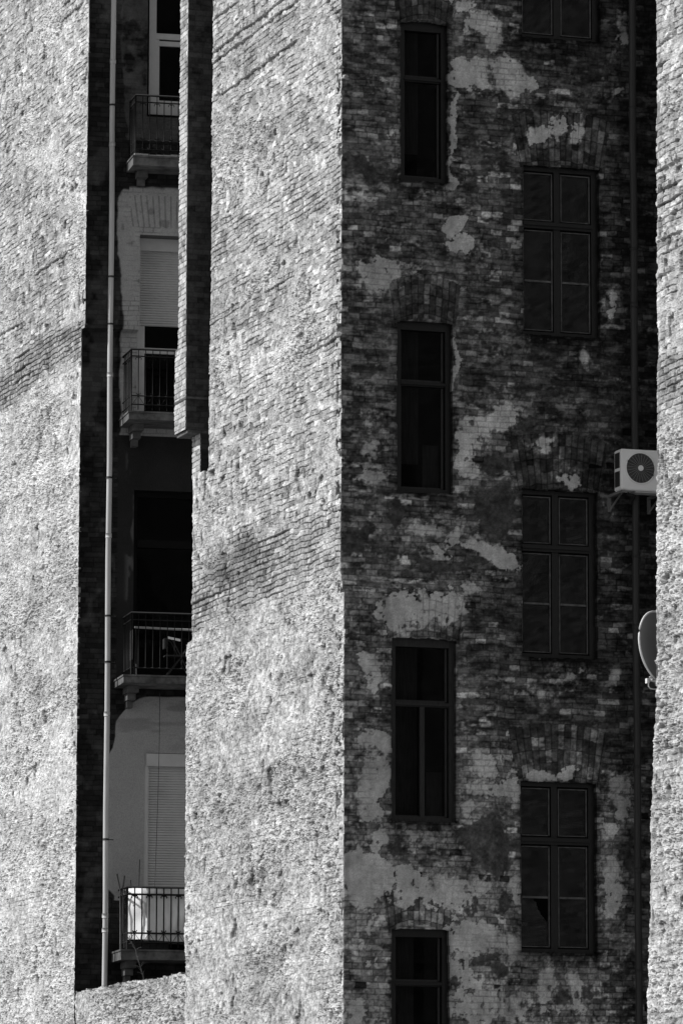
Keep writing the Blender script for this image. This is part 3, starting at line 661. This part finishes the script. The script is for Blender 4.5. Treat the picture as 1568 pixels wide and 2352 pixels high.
s0, s1, z0, z1 = DOORS[3]; zbx = onF2(340, 1760)[1]; zbt = z0+.1
q = MB(); fr(q, s0, s0+.05, z0, z1, -.10, -.005); fr(q, s0+.05, s0+.07, z0, zbx, -.10, -.02)
w = q.build('balcony_door', M_WHITE, BB); shutter(s0+.075, s1, z1, zbx, zbt, w)
# third: dark old door
s0, s1, z0, z1 = DOORS[2]; zt = onF2(350, 1250, -.15)[1]
q = MB(); fr(q, s0, s0+.08, z0, z1, -.22, -.14); fr(q, s0+.08, s1, zt-.06, zt+.06, -.21, -.12); fr(q, s0+.08, s1, z1-.08, z1, -.21, -.142)
w = q.build('balcony_door', mat('black_door_paint', .006, .6, spec=.08), BB); pane2(s0+.08, s1, z0+.5, z1-.08, -.18, w)

# balconies
def railing(sc, z, zr, par, lean=0.0, off=BD-.06, plain=False, r=.008):
    q = MB(); H = zr-z; s1 = sc+1.75
    def P(s, o, zz): return P2(s, o, zz)
    def rail(zz, rad): q.tube([P(sc, .03, zz), P(sc, off, zz), P(s1, off, zz)], rad, 6)
    rail(zr, .017); rail(zr-.105, r*1.25)
    if not plain: rail(z+.24, r*1.15)
    rail(z+.11, r*1.3)
    q.tube([P(sc, off, z-.01), P(sc, off, zr)], .012, 6)
    step = .108; n = int((s1-sc)/step)
    ends = [(sc+k*step, off, 0) for k in range(1, n)]+[(sc, .03+k*(off-.03)/6, 1) for k in range(1, 6)]
    for (s, o, side) in ends:
        q.tube([P(s, o, z+.03 if not plain else z+.11), P(s, o, zr-.105 if not plain else zr-.02)], r*.9, 5)
    if not plain:
        for i, (s, o, side) in enumerate(ends):
            q.tube([P(s, o, zr-.105), P(s, o, zr)], r*.8, 5)
            for sg in (-1, 1):       # scrolls under the upper rail and rosettes at the lower rail
                def cc(ang, rad, cz, cs=0.022): 
                    t = sg*(cs+rad*math.cos(ang))
                    return (P(s+t, o, cz+rad*math.sin(ang)) if not side else P(s, o+t, cz+rad*math.sin(ang)))
                if i % 2 == 0: q.tube([cc(math.pi-a*.55, .021, zr-.145) for a in range(0, 8)], r*.65, 4)
                if i % 2 == 0: q.tube([cc(math.pi+a*.55, .014, z+.275, .016) for a in range(0, 8)], r*.65, 4)
                if not side and i % 2 == 0: q.tube([P(s, o, z+.24), P(s+sg*.09, o, z+.11)], .0035, 4)
    return q.build('railing', M_IRON, par)
for i, b in enumerate(BAL):
    sc, zt = onF2(b[0], b[1], BD); th = b[3]/160.0; q = MB(); s1 = sc+1.85
    q.obox(P2(sc, -.02, zt-th), E2*(s1-sc), N2*(BD+.02), (0, 0, th-.028)); q.obox(P2(sc-.012, -.02, zt-.026), E2*(s1-sc), N2*(BD+.034), (0, 0, .026))
    w = q.build('balcony', M_SLAB, BB)
    if i == 0:   # worn edge: a rough lip
        q = MB()
        for k in range(14):
            a = sc+.02+k*.11; q.obox(P2(a, BD-.06, zt+.002), E2*.10, N2*.07, (0, 0, .012+.02*random.random()))
        q.build('broken_screed', M_PLAIN, w)
    for side in (0, 1):
        c = MB(); sx = sc+.13+side*1.35
        c.obox(P2(sx, -.02, zt-th-.10), E2*.16, N2*.47, (0, 0, .096)); c.obox(P2(sx+.02, -.02, zt-th-.20), E2*.12, N2*.33, (0, 0, .098)); c.obox(P2(sx+.035, -.02, zt-th-.30), E2*.09, N2*.18, (0, 0, .098))
        c.build('corbel', mat('corbel_stone', .10, .95, .4, 9, .01), w)
    zr = onF2(b[4], b[2], BD-.06)[1]; sr = onF2(b[4], b[2], BD-.06)[0]
    railing(max(sr, sc+.04), zt, zr, w, plain=(i == 2), r=(.0125 if i == 3 else .0085))

# ---------------------------------------------------------------- boundary wall closing the gap
yA = float(LE2(np.array([4.5]))[0])
ztopw = (onP(172, 2284)[1]+onP(425, 2229)[1])/2
def bw(U, Z):
    H, T = lit_fn(6)(U, Z-6); return H*1.2, T*.97
def keepbw(U, Z): return Z < ztopw+0.05*(fbm(U*3, U*0, 3, 7)-.5)+.03*(vn(U*14, U*0, 9)-.5)
uu0 = float(LE(np.array([4.5]))[0])
build_wall('boundary_wall', Vector((.02, 0, 0)), eY, nX, uu0-.05, yA+.06, 0.0, ztopw+.1, .02, .0105, bw, keepbw, .3, M_LIT, None)
tag(bpy.data.objects['boundary_wall'], 'low rough sunlit wall closing the foot of the balcony gap, below the lowest balcony', 'wall')

# ---------------------------------------------------------------- drainpipes
def drainpipe(getp, ys, y0, y1, r, m, label, joints=()):
    root = empty('drainpipe', getp(y1)); base = Vector(root.location)
    tag(root, label, 'drainpipe')
    def b(q, n, m): o = q.build(n, m, root); o.location = -base; return o
    q = MB(); q.tube([Vector(getp(y0+(y1-y0)*i/24))+Vector((.004*math.sin(i*1.3), .003*math.sin(i*2.1), 0)) for i in range(25)], r, 20); b(q, 'pipe', m)
    for y in ys:
        c = MB(); p = Vector(getp(y)); c.tube([p-Vector((0, 0, .014)), p+Vector((0, 0, .014))], r+.007, 20)
        c.tube([p+Vector((.0, 0, 0)), p+Vector((.12, .02, 0))], .008, 6); c.tube([p, p+Vector((.02, .14, 0))], .008, 6); b(c, 'clamp', M_CLAMP)
    for y in joints:
        c = MB(); p = Vector(getp(y)); c.tube([p-Vector((0, 0, .035)), p+Vector((0, 0, .03))], r+.006, 20); b(c, 'pipe_joint', m)
sp = onF2(250, 1176, .27)[0]
def gp1(y): z = onF2(250, y, .27)[1]; return P2(sp, .27, z)
drainpipe(gp1, (240, 635, 744, 1097, 1415, 1521, 1929), -150, 2500, .040, M_ZINC, 'pale zinc drainpipe catching the sun at the left, beside the balconies', (140, 330, 860, 1230, 1640, 2104, 2137))
xp_ = onF1(1459, 1176, -.23)[0]
def gp2(y): z = onF1(1459, y, -.23)[1]; return Vector((xp_, -.10-(.14 if y > 1330 else 0)*0, z))
def gp2b(y): return gp2(y)
drainpipe(lambda y: gp2(y)+Vector((0, -.13, 0)), (247, 572, 896, 1278, 1762, 2231), -150, 2700, .045, M_PIPE2, 'dark sooty drainpipe in the shaded courtyard corner, passing behind the air conditioner', (700, 1440, 2000))

# ---------------------------------------------------------------- air conditioner
yF = -0.50
xl, zt_ = onF1(1426, 1030, yF); zb_ = onF1(1426, 1124, yF)[1]; Wd, Dp = .80, .24
AC = empty('air_conditioner', (xl, yF, zb_)); tag(AC, 'white outdoor air conditioner with round fan grille, partly hidden by the right wall', 'air conditioner')
def bl(q, n, m, par=AC): o = q.build(n, m, par); o.location = (0, 0, 0); return o
Hc = zt_-zb_
bm = bmesh.new(); bmesh.ops.create_cube(bm, size=1)
for v_ in bm.verts: v_.co = Vector(((v_.co.x+.5)*Wd, (v_.co.y+.5)*Dp, (v_.co.z+.5)*Hc))
bmesh.ops.bevel(bm, geom=bm.edges[:], offset=.012, segments=3, affect='EDGES'); me = bpy.data.meshes.new('casing'); bm.to_mesh(me); bm.free()
obj('casing', me, M_AC, AC)
cxp, czp = onF1(1470, 1075.5, yF); cx, cz = cxp-xl, czp-zb_; Rf = .198
q = MB(); N = 48; k = len(q.v)
q.v += [(cx+Rf*math.cos(2*math.pi*i/N), -.004, cz+Rf*math.sin(2*math.pi*i/N)) for i in range(N)]; q.f.append(tuple(range(k, k+N))); q.sm.append(False); bl(q, 'fan_opening', M_ACD)
q = MB()
q.tube([(cx+Rf*math.cos(2*math.pi*i/N), -.008, cz+Rf*math.sin(2*math.pi*i/N)) for i in range(N+1)], .009, 6, False); bl(q, 'fan_rim', M_AC)
q = MB()
for i in range(24):
    t = 2*math.pi*i/24; q.tube([(cx+.035*math.cos(t), -.012, cz+.035*math.sin(t)), (cx+Rf*math.cos(t+.18), -.012, cz+Rf*math.sin(t+.18))], .0028, 4)
for rr in [.06+.015*i for i in range(10)]:
    q.tube([(cx+rr*math.cos(2*math.pi*i/36), -.013, cz+rr*math.sin(2*math.pi*i/36)) for i in range(37)], .0016, 4, False)
bl(q, 'fan_grille', M_ACG)
q = MB(); q.tube([(cx, -.006, cz), (cx, -.022, cz)], .036, 24); bl(q, 'fan_hub', M_AC)
q = MB(); q.box(-.004, .01, .05, Dp-.03, Hc*.55, Hc-.04); q.box(-.004, .01, .05, Dp-.03, .05, Hc*.47); bl(q, 'side_vent', M_ACD)
for s in (.1, Wd-.16):
    q = MB(); q.box(s-.09, s-.05, -.01, -yF, -.035, -.003); q.box(s-.09, s-.05, -yF-.03, -yF, -.22, -.036)
    q.tube([(s-.07, .08, -.04), (s-.07, -yF-.02, -.20)], .014, 6); bl(q, 'bracket', mat('ac_bracket', .16, .5))
q = MB(); q.tube([(.12, .1, -.03), (.16, .1, -.05), (.22, .15, -.045), (.26, .35, -.1)], .022, 8); bl(q, 'hose', M_ACD)
q = MB(); q.box(.2, Wd-.1, .02, .2, -.025, -.002); bl(q, 'base_pan', mat('ac_base', .4, .5))

# ---------------------------------------------------------------- satellite dish on the end of the right pier
yD = uR+0.25
Dc = hit(1515, 1487, (0, yD, 0), (0, 1, 0))
SD = empty('satellite_dish', Dc); tag(SD, 'round grey satellite dish with a bright rim, peeking out from behind the right wall', 'satellite dish')
nd = Vector((.50, -.80, .12)).normalized(); ua = nd.cross(Vector((0, 0, 1))).normalized(); va = ua.cross(nd)
Rd = .362; q = MB(); NR, NA = 10, 40
for side in (0, 1):
    k = len(q.v)
    for i in range(NR+1):
        r = Rd*i/NR
        for j in range(NA):
            t = 2*math.pi*j/NA; p = (ua*math.cos(t)*r+va*math.sin(t)*r*1.06)+nd*(.085*(i/NR)**2-.085-.006*side); q.v.append(tuple(p))
    for i in range(NR):
        for j in range(NA): q.f.append((k+i*NA+j, k+i*NA+(j+1) % NA, k+(i+1)*NA+(j+1) % NA, k+(i+1)*NA+j)); q.sm.append(True)
bl(q, 'reflector', M_DISH, SD)
q = MB(); q.tube([ua*math.cos(2*math.pi*j/NA)*Rd+va*math.sin(2*math.pi*j/NA)*Rd*1.06-nd*.003 for j in range(NA+1)], .011, 6, False); bl(q, 'rim', M_RIM, SD)
fb_ = -va*Rd*1.06
q = MB(); q.tube([fb_+ua*.0-nd*.02, fb_-va*.05+nd*.02, fb_+nd*.38+va*.18], .011, 6); q.tube([fb_+nd*.36+va*.18, fb_+nd*.33+va*.26], .028, 10); bl(q, 'feed_arm', M_RIM, SD)
def dl(px, py, y=yD-.02): return hit(px, py, (0, y, 0), (0, 1, 0))-Dc
q = MB(); q.tube([dl(1488, 1561), dl(1489, 1577), dl(1493, 1582), dl(1502, 1583.5), dl(1530, 1584)], .007, 8); bl(q, 'mount', M_RIM, SD); q = MB(); q.tube([dl(1494, 1563), dl(1508, 1566), dl(1530, 1570)], .012, 8)
q.obox(dl(1485.5, 1569), (.03, 0, 0), (0, .05, 0), (0, 0, .05)); q.tube([dl(1492, 1554), dl(1497, 1562)], .014, 8)
bl(q, 'mount', M_RIM, SD); q = MB(); q.tube([dl(1520, 1500), dl(1530, 1500)+Vector((.1, -.3, 0))], .018, 8); bl(q, 'mount', M_RIM, SD)

# ---------------------------------------------------------------- things on the balconies
def thing(q, name, m, label, cat, group=None):
    o = q.build(name, m); return tag(o, label, cat, group)
b4 = BAL[3]; sc, zt = onF2(b4[0], b4[1], BD); zr = onF2(b4[4], b4[2], BD-.06)[1]; sr = onF2(b4[4], b4[2], BD-.06)[0]
q = MB(); n1, n2, nz = 14, 60, 34; off0 = BD-.075
path = [P2(sr+.02, .05+i*(off0-.28)/n1, 0) for i in range(n1)]+[P2(sr+.02+min(i, 8)*.026+max(0, i-8)*.027, off0-.23+min(i, 8)*.02875, 0) for i in range(n2+1)]
zlo, zhi = zt+.14, zr+.0
for jz_ in range(nz+1):
    f = jz_/nz
    for ip, p in enumerate(path):
        s = ip*.026; w = .055*(fbm(np.array(s*5.+f*2.2), np.array(f*1.6), 3, 120)-.5)+.03*math.sin(s*9-f*6+2.5*float(vn(np.array(s*2.), np.array(f*2.), 121)))*(.4+.6*f)
        w = float(w); nrm = (N2 if ip >= n1 else -E2)
        if 12 < ip < 24: nrm = (N2-E2).normalized()
        dz = .02*math.sin(s*4)*(1-f)
        cut = -.035 if 10 < ip < 24 else -.012
        q.v.append(tuple(p+nrm*(w*.8+cut*1.0)+Vector((0, 0, zlo+(zhi-zlo)*f+dz))))
npth = len(path)
for a in range(nz):
    for b in range(npth-1): q.f.append((a*npth+b, a*npth+b+1, (a+1)*npth+b+1, (a+1)*npth+b)); q.sm.append(True)
thing(q, 'tarp', M_CLOTH, 'creased white tarp hung inside the railing of the lowest balcony', 'tarp')
q = MB(); s_ = sc+.14; q.obox(P2(s_, .30, zt+.006), E2*.62, N2*.20, (0, 0, .12)); q.obox(P2(s_-.01, .29, zt+.126), E2*.64, N2*.22, (0, 0, .015))
thing(q, 'planter_box', M_ACD, 'long black planter box on the lowest balcony slab under the tarp', 'planter')
for (a, b_, r, lb) in (((269, 2008), (276, 2046), .011, 'thick dark stick leaning left, leftmost above the lowest balcony rail'), ((286, 2012), (282, 2044), .012, 'thick dark stick leaning right, behind the lowest railing corner'), ((300, 2022), (302, 2050), .006, 'shortest thin stick poking above the lowest balcony rail'), ((321, 1975), (318, 2052), .008, 'tallest thin pole standing beside the shutter on the lowest balcony')):
    p0 = P2(*(lambda t: (t[0], .40, t[1]))(onF2(a[0], a[1], .40))); p1 = P2(*(lambda t: (t[0], .40, t[1]))(onF2(b_[0], b_[1], .40)))
    e_ = Vector((p1.x, p1.y, zt+.01))+(p1-p0)*.25; e_.z = zt+.01; q = MB(); q.tube([p0, p1, e_], r, 8)
    thing(q, 'stick', M_WOOD, lb, 'stick', 'sticks standing on the lowest balcony')
# hanging cable
pts = []
for (px, py) in ((367, 1592), (366, 1700), (363, 1820), (359, 1940), (355, 2040)):
    s, z = onF2(px, py, .50); pts.append(P2(s, .50, z))
q = MB(); q.tube(pts, .0045, 6); thing(q, 'cable', mat('thin_cable', .03, .6), 'thin dark cable hanging down in front of the lower closed shutter', 'cable')
# dry vine below the lowest slab
q = MB(); V = []
for (px, py) in ((296, 2158), (303, 2168), (312, 2183), (316, 2200), (322, 2222), (328, 2240), (331, 2256)):
    s, z = onF2(px, py, BD+.05); V.append(P2(s, BD+.05, z))
q.tube(V, [.006, .007, .008, .008, .009, .009, .01], 6)
for i in range(1, 6):
    for k in range(3):
        d = Vector((random.uniform(-.12, .12), random.uniform(-.06, .02), random.uniform(-.02, .12))); q.tube([V[i], V[i]+d*.5+Vector((0, 0, .01)), V[i]+d], [.004, .003, .002], 4)
thing(q, 'dry_plant', M_TWIG, 'bare dry plant stem growing up in front of the lowest balcony slab', 'plant')
# drying rack and folding chair on the third balcony
b3 = BAL[2]; sc, zt = onF2(b3[0], b3[1], BD)
o_ = .42; A = onF2(309, 1441, o_); B_ = onF2(470, 1449, o_)
rk = empty('drying_rack', P2(A[0], o_, zt)); tag(rk, 'drying rack with a thick pale top bar behind the dark balcony railing', 'drying rack'); base = Vector(rk.location)
q = MB(); q.tube([P2(A[0], o_, A[1]), P2(B_[0], o_, B_[1])], .018, 10); q.build('bar', mat('rack_bar', .35, .4), rk).location = -base
for s in (A[0]+.02, B_[0]-.02):
    q = MB(); q.tube([P2(s, o_-.12, zt), P2(s, o_, A[1])], .009, 6); q.tube([P2(s, o_+.08, zt), P2(s, o_, A[1])], .009, 6); q.build('leg', M_CLAMP, rk).location = -base
pn = onF2(298, 1450, .33); q = MB(); q.obox(P2(pn[0], .33, pn[1]-.44), E2*.012, N2*.17, (0, 0, .44))
thing(q, 'board', mat('pale_board', .35, .5), 'narrow pale board standing at the corner inside the dark balcony railing', 'board')
cs, cz0 = onF2(395, 1460, .30); ch = empty('folding_chair', P2(cs, .3, zt)); base = Vector(ch.location); tag(ch, 'dark folding chair in shade on the third balcony down, light cloth over its back', 'chair')
for k in (0, .34):
    q = MB(); q.tube([P2(cs-.12, .25+k*.5, zt), P2(cs+.25, .25+k*.5, zt+.5), P2(cs+.32, .25+k*.5, zt+.55)], .011, 6); q.build('leg', M_CLAMP, ch).location = -base
    q = MB(); q.tube([P2(cs+.28, .25+k*.5, zt), P2(cs, .25+k*.5, zt+.55), P2(cs-.08, .25+k*.5, zt+.62)], .011, 6); q.build('leg', M_CLAMP, ch).location = -base
q = MB(); q.obox(P2(cs-.12, .24, zt+.33), E2*.34, N2*.2, (0, 0, .02)); q.build('seat', M_CLAMP, ch).location = -base
q = MB(); q.obox(P2(cs-.13, .24, zt+.44), E2*.02, N2*.2, (0, 0, .16)); q.build('backrest', M_CLAMP, ch).location = -base
q = MB()
for i in range(9):
    q.obox(P2(cs-.10+i*.022, .45+.004*math.sin(i*2), zt+.585-.004*i), E2*.022, N2*.008, (0, 0, .035))
thing(q, 'cloth', M_CLOTH, 'small light cloth draped on the folding chair in the dark balcony', 'cloth')

# ---------------------------------------------------------------- ground and light
g = MB(); g.quad((-900, -900, 0), (900, -900, 0), (900, 900, 0), (-900, 900, 0)); tag(g.build('ground', M_GROUND), kind='structure')
SUN_AZ, SUN_EL = R_(17), R_(41)
sd = Vector((-math.cos(SUN_AZ)*math.cos(SUN_EL), math.sin(SUN_AZ)*math.cos(SUN_EL), math.sin(SUN_EL)))
sl = bpy.data.lights.new('sun', 'SUN'); sl.energy = 4.2; sl.angle = R_(0.5); sl.color = (1.0, 1.0, 1.0)
so = bpy.data.objects.new('sun', sl); C.objects.link(so); so.rotation_euler = (-sd).to_track_quat('-Z', 'Y').to_euler(); so.location = sd*80
w = bpy.data.worlds.new('World'); bpy.context.scene.world = w; w.use_nodes = True; nt = w.node_tree
sk = nt.nodes.new('ShaderNodeTexSky'); sk.sky_type = 'NISHITA'; sk.sun_disc = False; sk.sun_elevation = SUN_EL; sk.sun_rotation = R_(287)
bwn = nt.nodes.new('ShaderNodeRGBToBW'); nt.links.new(sk.outputs[0], bwn.inputs[0])
bg = nt.nodes['Background']; nt.links.new(bwn.outputs[0], bg.inputs[0]); bg.inputs[1].default_value = 0.115
sc_ = bpy.context.scene
sc_.view_settings.view_transform = 'Standard'; sc_.view_settings.look = 'None'; sc_.view_settings.exposure = 0
sc_.cycles.max_bounces = 6; sc_.cycles.diffuse_bounces = 3
